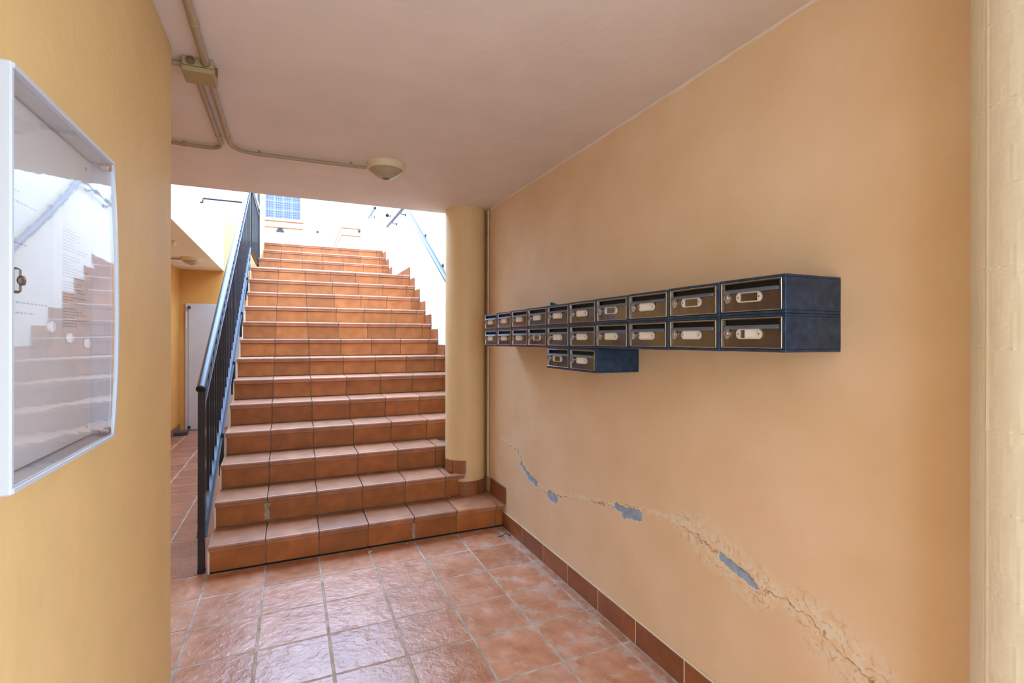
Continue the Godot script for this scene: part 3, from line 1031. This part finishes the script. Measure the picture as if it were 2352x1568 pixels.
func build_mailboxes() -> void:
	var ord := ["first", "second", "third", "fourth", "fifth", "sixth", "seventh", "eighth", "ninth", "tenth"]
	var holder := {"white": "white name card", "half": "name card filling half its holder", "": "empty name holder"}
	var zn := -0.964
	var pitch := 0.2373
	for row in 2:
		for k in 10:
			var col := 9 - k         # 0 is the farthest, beside the column
			var card := "white"
			if row == 0 and col in [6, 8, 9]: card = ""
			if row == 1 and col == 3: card = ""
			if row == 1 and col == 9: card = "half"
			var which: String = ord[col] + " mailbox from the round column in the " + ("top" if row == 0 else "second") + " row"
			if col == 9: which = "nearest mailbox at the right end of the " + ("top" if row == 0 else "second") + " row"
			if col == 0: which = "farthest mailbox beside the round column in the " + ("top" if row == 0 else "second") + " row"
			make_mailbox(which + ", " + holder[card], Vector3(1.27, (1.5225 if row == 0 else 1.4105) - 0.0017 * k, zn - pitch * (k + 0.5)), 0.1115, card, "mailboxes in two rows on the right wall", 100 + row * 20 + k)
	for k in 2:
		var col: int = [5, 4][k]
		make_mailbox(("right" if k == 0 else "left") + " mailbox of the pair hanging below the two rows, " + ("white name card" if k == 0 else "empty name holder"), Vector3(1.27, 1.2905, zn - pitch * (9 - col + 0.5)), 0.1115, "white" if k == 0 else "", "pair of mailboxes below the rows", 160 + k)
	# rolled cyan leaflet on top
	var b := mb()
	var n := 18
	for i in n:
		var g0 := TAU * 0.93 * i / n
		var g1 := TAU * 0.93 * (i + 1) / n
		for s in [[0.0105, 1.0], [0.0098, -1.0]]:
			var e0 := Vector3(0, cos(g0), sin(g0))
			var e1 := Vector3(0, cos(g1), sin(g1))
			var c := Vector3(0, 0.0105, 0)
			b.tri(c + e0 * s[0], c + e1 * s[0], c + e1 * s[0] + Vector3(0.13, 0, 0), e0 * s[1], e1 * s[1], e1 * s[1])
			b.tri(c + e0 * s[0], c + e1 * s[0] + Vector3(0.13, 0, 0), c + e0 * s[0] + Vector3(0.13, 0, 0), e0 * s[1], e1 * s[1], e0 * s[1])
	var r := obj("rolled_leaflet", b, M.cyan_paper, self, Vector3(1.285, 1.6245, -2.36))
	r.rotation.y = 0.9
	tag(r, "small rolled cyan leaflet lying on top of the mailbox row", "leaflet")

# ------------------------------------------------------------------ notice board
func page(lines: Array, w: int, h: int) -> ImageTexture:
	var im := Image.create(w, h, false, Image.FORMAT_RGB8)
	im.fill(Color(0.78, 0.77, 0.76))
	for l in lines:
		var x: int = l[0]
		while x < l[1]:
			var ww := rng.randi_range(3, 10)
			im.fill_rect(Rect2i(x, l[2], mini(ww, l[1] - x), 2), Color(0.45, 0.45, 0.47))
			x += ww + 3
	return ImageTexture.create_from_image(im)

func bow(y: float, z: float) -> float:
	var t := (y - 1.234) / 0.595
	var s := clampf((-0.905 - z) / 0.43, 0.0, 1.0)
	return -0.3515 + 0.009 * s * sin(PI * pow(clampf(t, 0.0, 1.0), 0.8))

func build_board() -> void:
	# on the left wall; outline z -1.335 .. -0.905, y 1.234 .. 1.829, face at x = -0.35
	var B := thing("notice_board", "white framed notice board with a clear bowed cover on the orange wall", "notice board", Vector3(-0.4, 1.234, -1.12))
	var o := Vector3(0.4, -1.234, 1.12)
	var z0 := -1.335
	var z1 := -0.905
	var y0 := 1.234
	var y1 := 1.829
	var b := mb()
	b.box(Vector3(-0.398, y0 + 0.012, z0 + 0.012) + o, Vector3(-0.386, y1 - 0.012, z1 - 0.012) + o)
	obj("back_panel", b, M.board_white, B)
	b = mb()
	b.box(Vector3(-0.4, y0 + 0.001, z0) + o, Vector3(-0.352, y0 + 0.009, z1) + o, 0.003)
	b.box(Vector3(-0.4, y1 - 0.009, z0) + o, Vector3(-0.352, y1 - 0.001, z1) + o, 0.003)
	b.box(Vector3(-0.4, y0 + 0.009, z0) + o, Vector3(-0.352, y1 - 0.009, z0 + 0.008) + o, 0.003)
	obj("frame", b, M.frame_white, B)
	# rounded near side of the frame
	b = mb()
	b.box(Vector3(-0.4, y0 - 0.002, z1 - 0.008) + o, Vector3(-0.350, y1 + 0.002, z1 + 0.002) + o, 0.006)
	obj("side_rail", b, M.frame_white, B)
	# bowed clear cover with its thin white edge
	b = mb()
	var e := mb()
	var n := 24
	for i in n:
		var ya := lerpf(y0 + 0.004, y1 - 0.004, float(i) / n)
		var yb := lerpf(y0 + 0.004, y1 - 0.004, float(i + 1) / n)
		for k in 8:
			var za := lerpf(z0 + 0.006, z1 - 0.008, k / 8.0)
			var zb := lerpf(z0 + 0.006, z1 - 0.008, (k + 1) / 8.0)
			for d in [[0.0, 1.0], [-0.003, -1.0]]:
				var A := Vector3(bow(ya, za) + d[0], ya, za) + o
				var Bq := Vector3(bow(ya, zb) + d[0], ya, zb) + o
				var C := Vector3(bow(yb, zb) + d[0], yb, zb) + o
				var D := Vector3(bow(yb, za) + d[0], yb, za) + o
				b.face([A, Bq, C], Vector3(d[1], 0, 0))
				b.face([A, C, D], Vector3(d[1], 0, 0))
		var xa: float = bow(ya, z0)
		var xb: float = bow(yb, z0)
		for q in [[0.003, 0.003, -0.004, -0.004, 1.0]]:
			e.face([Vector3(xa + 0.003, ya, z0 - 0.002) + o, Vector3(xa + 0.003, ya, z0 + 0.007) + o, Vector3(xb + 0.003, yb, z0 + 0.007) + o, Vector3(xb + 0.003, yb, z0 - 0.002) + o], Vector3(1, 0, 0))
			e.face([Vector3(xa + 0.003, ya, z0 + 0.007) + o, Vector3(xa - 0.004, ya, z0 + 0.007) + o, Vector3(xb - 0.004, yb, z0 + 0.007) + o, Vector3(xb + 0.003, yb, z0 + 0.007) + o], Vector3(0, 0, 1))
			e.face([Vector3(xa + 0.003, ya, z0 - 0.002) + o, Vector3(xa - 0.004, ya, z0 - 0.002) + o, Vector3(xb - 0.004, yb, z0 - 0.002) + o, Vector3(xb + 0.003, yb, z0 - 0.002) + o], Vector3(0, 0, -1))
			e.face([Vector3(xa - 0.004, ya, z0 - 0.002) + o, Vector3(xa - 0.004, ya, z0 + 0.007) + o, Vector3(xb - 0.004, yb, z0 + 0.007) + o, Vector3(xb - 0.004, yb, z0 - 0.002) + o], Vector3(-1, 0, 0))
	var cover := obj("clear_cover", b, M.acrylic, B)
	e.box(Vector3(-0.3535, y0, z0) + o, Vector3(-0.3475, y0 + 0.008, z1) + o, 0.001)
	e.box(Vector3(-0.3535, y1 - 0.008, z0) + o, Vector3(-0.3475, y1, z1) + o, 0.001)
	obj("cover_edge", e, M.frame_white, cover)
	# fixings
	for p in [Vector3(-0.3535, 1.811, -1.318), Vector3(-0.3535, 1.252, -1.318)]:
		b = mb()
		b.lathe(p + o, Vector3(1, 0, 0), [Vector2(0.009, -0.012), Vector2(0.009, 0.001), Vector2(0.006, 0.004), Vector2(0, 0.004)], 14)
		obj("hinge_bolt", b, M.chrome, B)
	b = mb()
	b.box(Vector3(-0.362, 1.512, -0.928) + o, Vector3(-0.347, 1.548, -0.913) + o, 0.004)
	b.lathe(Vector3(-0.347, 1.53, -0.9205) + o, Vector3(1, 0, 0), [Vector2(0.007, 0), Vector2(0.007, 0.004), Vector2(0, 0.005)], 14)
	obj("lock", b, M.dull_metal, B)
	for p in [Vector3(-0.386, 1.797, -1.294), Vector3(-0.386, 1.266, -1.300)]:
		b = mb()
		b.lathe(p + o, Vector3(1, 0, 0), [Vector2(0.004, 0), Vector2(0.003, 0.002), Vector2(0, 0.0022)], 10)
		obj("screw", b, M.drain, B)
	# sheets and magnets inside
	rng.seed = 5
	var la := []
	for i in 34:
		if i % 9 != 8: la.append([12, rng.randi_range(60, 150), 14 + i * 6])
	var lb := []
	for q in [[30, 70, 20], [40, 120, 34], [20, 90, 90], [20, 150, 170], [50, 110, 184]]: lb.append(q)
	for s in [[la, -1.332 + 0.008, -1.172, 1.45, 1.668, "printed sheet of small grey text pinned in the notice board, farther one"], [lb, -1.14, -0.935, 1.43, 1.70, "sparsely printed white sheet in the notice board, nearer one"]]:
		var pm := mat("paper_%s" % s[5].length(), Color.WHITE, 0.6)
		pm.albedo_texture = page(s[0], 170, 236)
		b = mb()
		var za: float = s[1]
		var zb: float = s[2]
		var hh: float = s[4] - s[3]
		b.uvmap(Vector3(0, 0, -1 / (zb - za)), Vector3(0, -1 / hh, 0), Vector2((zb + 1.12) / (zb - za), (s[4] - 1.234) / hh))
		b.box(Vector3(-0.386, s[3], za) + o, Vector3(-0.3852, s[4], zb) + o)
		tag(obj("notice_sheet", b, pm, self, Vector3(-0.4, 1.234, -1.12)), s[5], "paper sheet")
	var i := 0
	for p in [Vector3(-0.385, 1.469, -1.125), Vector3(-0.385, 1.449, -1.205), Vector3(-0.385, 1.438, -1.293)]:
		b = mb()
		b.lathe(Vector3.ZERO, Vector3(1, 0, 0), [Vector2(0.010, 0), Vector2(0.010, 0.004), Vector2(0.007, 0.0065), Vector2(0, 0.0068)], 18)
		tag(obj("magnet", b, M.magnet, self, p), ["white round magnet in the notice board, nearest of the three", "middle one of three white round magnets in the notice board", "white round magnet in the notice board, farthest of the three"][i], "magnet", "magnets in the notice board")
		i += 1

# ------------------------------------------------------------------ ceiling fittings
func bend(p: Array, r: float) -> Array:
	# rounds the inner corners of a path
	var out := [p[0]]
	for i in range(1, p.size() - 1):
		var a: Vector3 = p[i] + (p[i - 1] - p[i]).normalized() * r
		var c: Vector3 = p[i] + (p[i + 1] - p[i]).normalized() * r
		for k in 9:
			var t := k / 8.0
			out.append(a.lerp(p[i], t).lerp(Vector3(p[i]).lerp(c, t), t))
	out.append(p[p.size() - 1])
	return out

func ceiling_lamp(label: String, at: Vector3, r: float) -> void:
	var t := thing("ceiling_lamp", label, "lamp", at)
	var b := mb()
	b.lathe(Vector3.ZERO, Vector3(0, -1, 0), [Vector2(r + 0.003, 0), Vector2(r + 0.003, 0.004), Vector2(r, 0.006), Vector2(r - 0.004, 0.038), Vector2(r - 0.007, 0.041), Vector2(r - 0.013, 0.040)], 40)
	obj("rim", b, M.lamp_rim, t)
	b = mb()
	var pr := []
	for i in 15:
		var q := 1.0 - i / 14.0
		pr.append(Vector2((r - 0.012) * q, 0.038 + 0.054 * (1.0 - pow(q, 2.1))))
	b.lathe(Vector3.ZERO, Vector3(0, -1, 0), pr, 40)
	obj("glass_dome", b, M.lamp_glass, t)
	b = mb()
	b.lathe(Vector3(0, -0.089, 0), Vector3(0, -1, 0), [Vector2(0.026, -0.001), Vector2(0.018, 0.0035), Vector2(0, 0.0055)], 16)
	obj("dome_boss", b, M.lamp_tip, t)

func clip(parent: Node, p: Vector3, along: Vector3, r: float) -> void:
	var b := mb()
	b.tube([p - along * 0.006, p + along * 0.006], r + 0.003, 10)
	var side := along.cross(Vector3.UP)
	b.box(p + side * 0.0 - Vector3(0.006, 0, 0.006), p + Vector3(0.006, CEIL - p.y, 0.006), 0.001)
	obj("pipe_clip", b, M.box_plastic, parent)

func build_ceiling_fittings() -> void:
	ceiling_lamp("round ceiling lamp with a dusty glass dome before the stairs", Vector3(0.535, CEIL, -3.115), 0.115)
	ceiling_lamp("round ceiling lamp with glass dome at the back of the corridor", Vector3(-1.215, CEIL, -7.86), 0.125)
	# junction box
	var J := thing("junction_box", "tan plastic junction box on the ceiling where the conduits meet", "junction box", Vector3(-0.325, CEIL, -2.278))
	var b := mb()
	b.box(Vector3(-0.053, -0.034, -0.056), Vector3(0.053, 0, 0.056), 0.003)
	obj("base", b, M.box_plastic, J)
	b = mb()
	b.box(Vector3(-0.055, -0.056, -0.058), Vector3(0.055, -0.036, 0.058), 0.004)
	obj("lid", b, M.box_plastic, J)
	for p in [Vector3(-0.024, -0.017, 0.056), Vector3(0.026, -0.017, 0.056)]:
		b = mb()
		b.lathe(p, Vector3(0, 0, 1), [Vector2(0.016, 0), Vector2(0.015, 0.004), Vector2(0.011, 0.005), Vector2(0.010, 0.002), Vector2(0.0, 0.003)], 18)
		obj("gland", b, M.box_gland, J)
	b = mb()
	b.lathe(Vector3(0.053, -0.017, -0.005), Vector3(1, 0, 0), [Vector2(0.016, 0), Vector2(0.015, 0.006), Vector2(0.0, 0.007)], 18)
	obj("gland", b, M.box_gland, J)
	# conduits
	var y := CEIL - 0.018
	b = mb()
	b.tube([Vector3(-0.292, y, 0.5), Vector3(-0.296, y, -1.8), Vector3(-0.299, y, -2.222)], 0.0135, 12)
	var c := obj("conduit", b, M.conduit)
	tag(c, "thick conduit along the ceiling from overhead to the junction box", "conduit", "ceiling conduits")
	clip(c, Vector3(-0.2955, y, -1.95), Vector3(0, 0, -1), 0.0135)
	b = mb()
	b.tube([Vector3(-0.378, y, -2.262), Vector3(-1.5, y, -2.262)], 0.0105, 10)
	tag(obj("conduit", b, M.conduit), "short conduit leaving the junction box to the left", "conduit", "ceiling conduits")
	b = mb()
	b.tube(bend([Vector3(-0.345, y, -2.335), Vector3(-0.345, y, -3.20), Vector3(-1.5, y, -3.165)], 0.10), 0.0105, 12)
	c = obj("conduit", b, M.conduit)
	tag(c, "conduit from the junction box that bends left behind the wall", "conduit", "ceiling conduits")
	clip(c, Vector3(-0.345, y, -2.98), Vector3(0, 0, -1), 0.0105)
	clip(c, Vector3(-0.53, y, -3.195), Vector3(1, 0, 0), 0.0105)
	b = mb()
	b.tube(bend([Vector3(-0.300, y, -2.335), Vector3(-0.303, y, -3.20), Vector3(0.425, y - 0.004, -3.165)], 0.14), 0.0105, 12)
	c = obj("conduit", b, M.conduit)
	tag(c, "conduit from the junction box that bends right to the ceiling lamp", "conduit", "ceiling conduits")
	clip(c, Vector3(-0.301, y, -2.98), Vector3(0, 0, -1), 0.0105)
	clip(c, Vector3(-0.165, y, -3.193), Vector3(1, 0, 0), 0.0105)
	clip(c, Vector3(0.335, y, -3.169), Vector3(1, 0, 0), 0.0105)
	b = mb()
	b.tube([Vector3(-1.5, y, -7.9), Vector3(-1.34, y, -7.88)], 0.0105, 10)
	tag(obj("conduit", b, M.conduit), "conduit end reaching the corridor ceiling lamp", "conduit", "ceiling conduits")
	b = mb()
	b.box(Vector3(-0.16, -0.045, -0.05), Vector3(0.0, 0, 0.05), 0.006)
	b.box(Vector3(-0.155, -0.06, -0.045), Vector3(-0.012, -0.045, 0.045), 0.006)
	tag(obj("ceiling_box", b, M.lamp_rim, self, Vector3(-1.16, CEIL, -6.55)), "pale flat box fixed to the corridor ceiling", "ceiling box")

# ------------------------------------------------------------------ small things
func build_small() -> void:
	# litter by the first step
	rng.seed = 3
	var i := 0
	for p in [[Vector3(0.497, 0, -3.475), 0.020, "pale chip of mortar on the floor at the foot of the stairs"], [Vector3(0.756, 0, -3.508), 0.010, "tiny pale crumb on the floor against the first riser"], [Vector3(0.365, 0.18, -3.60), 0.008, "tiny pale crumb on the tread of the lowest step"]]:
		var b := mb()
		var s: float = p[1]
		var q := []
		for k in 7:
			var g := TAU * k / 7.0
			q.append(Vector3(cos(g) * s * rng.randf_range(0.7, 1.1), 0, sin(g) * s * 0.5 * rng.randf_range(0.7, 1.1)))
		var topc := Vector3(0, s * 0.35, 0)
		for k in 7:
			var a: Vector3 = q[k]
			var c: Vector3 = q[(k + 1) % 7]
			var u := Vector3(0, s * 0.22, 0)
			b.face([a, c, c * 0.85 + u, a * 0.85 + u], a + c)
			b.face([a * 0.85 + u, c * 0.85 + u, topc], Vector3.UP)
		q.reverse()
		b.face(q, Vector3.DOWN)
		var o := obj("mortar_crumb", b, M.litter, self, p[0] + Vector3(0, 0.0005, 0))
		o.rotation.y = rng.randf() * 1.2
		tag(o, p[2], "crumb")
		i += 1
	var w := mb()
	w.tube([Vector3(0, 0.004, 0), Vector3(0.03, 0.012, 0.02), Vector3(0.06, 0.02, 0.0), Vector3(0.085, 0.006, 0.03), Vector3(0.10, 0.004, -0.01)], 0.003, 6)
	tag(obj("wire_scrap", w, M.dark_wire, self, Vector3(1.385, 0, -3.36)), "twist of dark wire on the floor in the corner by the skirting", "wire")
	# dark metal trap in the corridor by the door
	var T := mb()
	T.box(Vector3(-0.10, 0, -0.08), Vector3(0.10, 0.06, 0.08), 0.008)
	tag(obj("floor_box", T, M.metal_box, self, Vector3(-1.50, 0, -8.78)), "small dark box on the corridor floor beside the door", "box")

# ------------------------------------------------------------------
func _ready() -> void:
	# camera
	var cam := Camera3D.new()
	cam.name = "camera"
	cam.projection = Camera3D.PROJECTION_FRUSTUM
	cam.near = 0.05
	cam.far = 100.0
	cam.size = 2.0 * 0.05 * 784.0 / 1143.8
	cam.frustum_offset = Vector2(0, -0.05 * 7.55 / 1143.8)
	cam.position = Vector3(0, 1.45, 0)
	cam.rotation = Vector3(0, -deg_to_rad(23.984), deg_to_rad(0.0895))
	add_child(cam)
	cam.current = true
	# bright hazy sky, no sun disc: soft light through the stairwell and the open entrance
	var env := Environment.new()
	var sky := Sky.new()
	var sm := ProceduralSkyMaterial.new()
	sm.sky_top_color = Color(0.70, 0.83, 1.0)
	sm.sky_horizon_color = Color(0.88, 0.94, 1.0)
	sm.ground_horizon_color = Color(0.8, 0.78, 0.75)
	sm.ground_bottom_color = Color(0.6, 0.58, 0.55)
	sm.sky_energy_multiplier = 1.0
	sky.sky_material = sm
	env.background_mode = Environment.BG_SKY
	env.sky = sky
	env.tonemap_mode = Environment.TONE_MAPPER_LINEAR
	env.tonemap_exposure = 12.6
	env.sdfgi_enabled = true
	env.ssao_enabled = true
	env.ssil_enabled = true
	var we := WorldEnvironment.new()
	we.name = "environment"
	we.environment = env
	add_child(we)
	# scene
	make_materials()
	floor_pictures()
	wall_pictures()
	build_shell()
	build_columns()
	build_stairs()
	build_railing()
	build_handrails()
	build_mailboxes()
	build_board()
	build_ceiling_fittings()
	build_small()
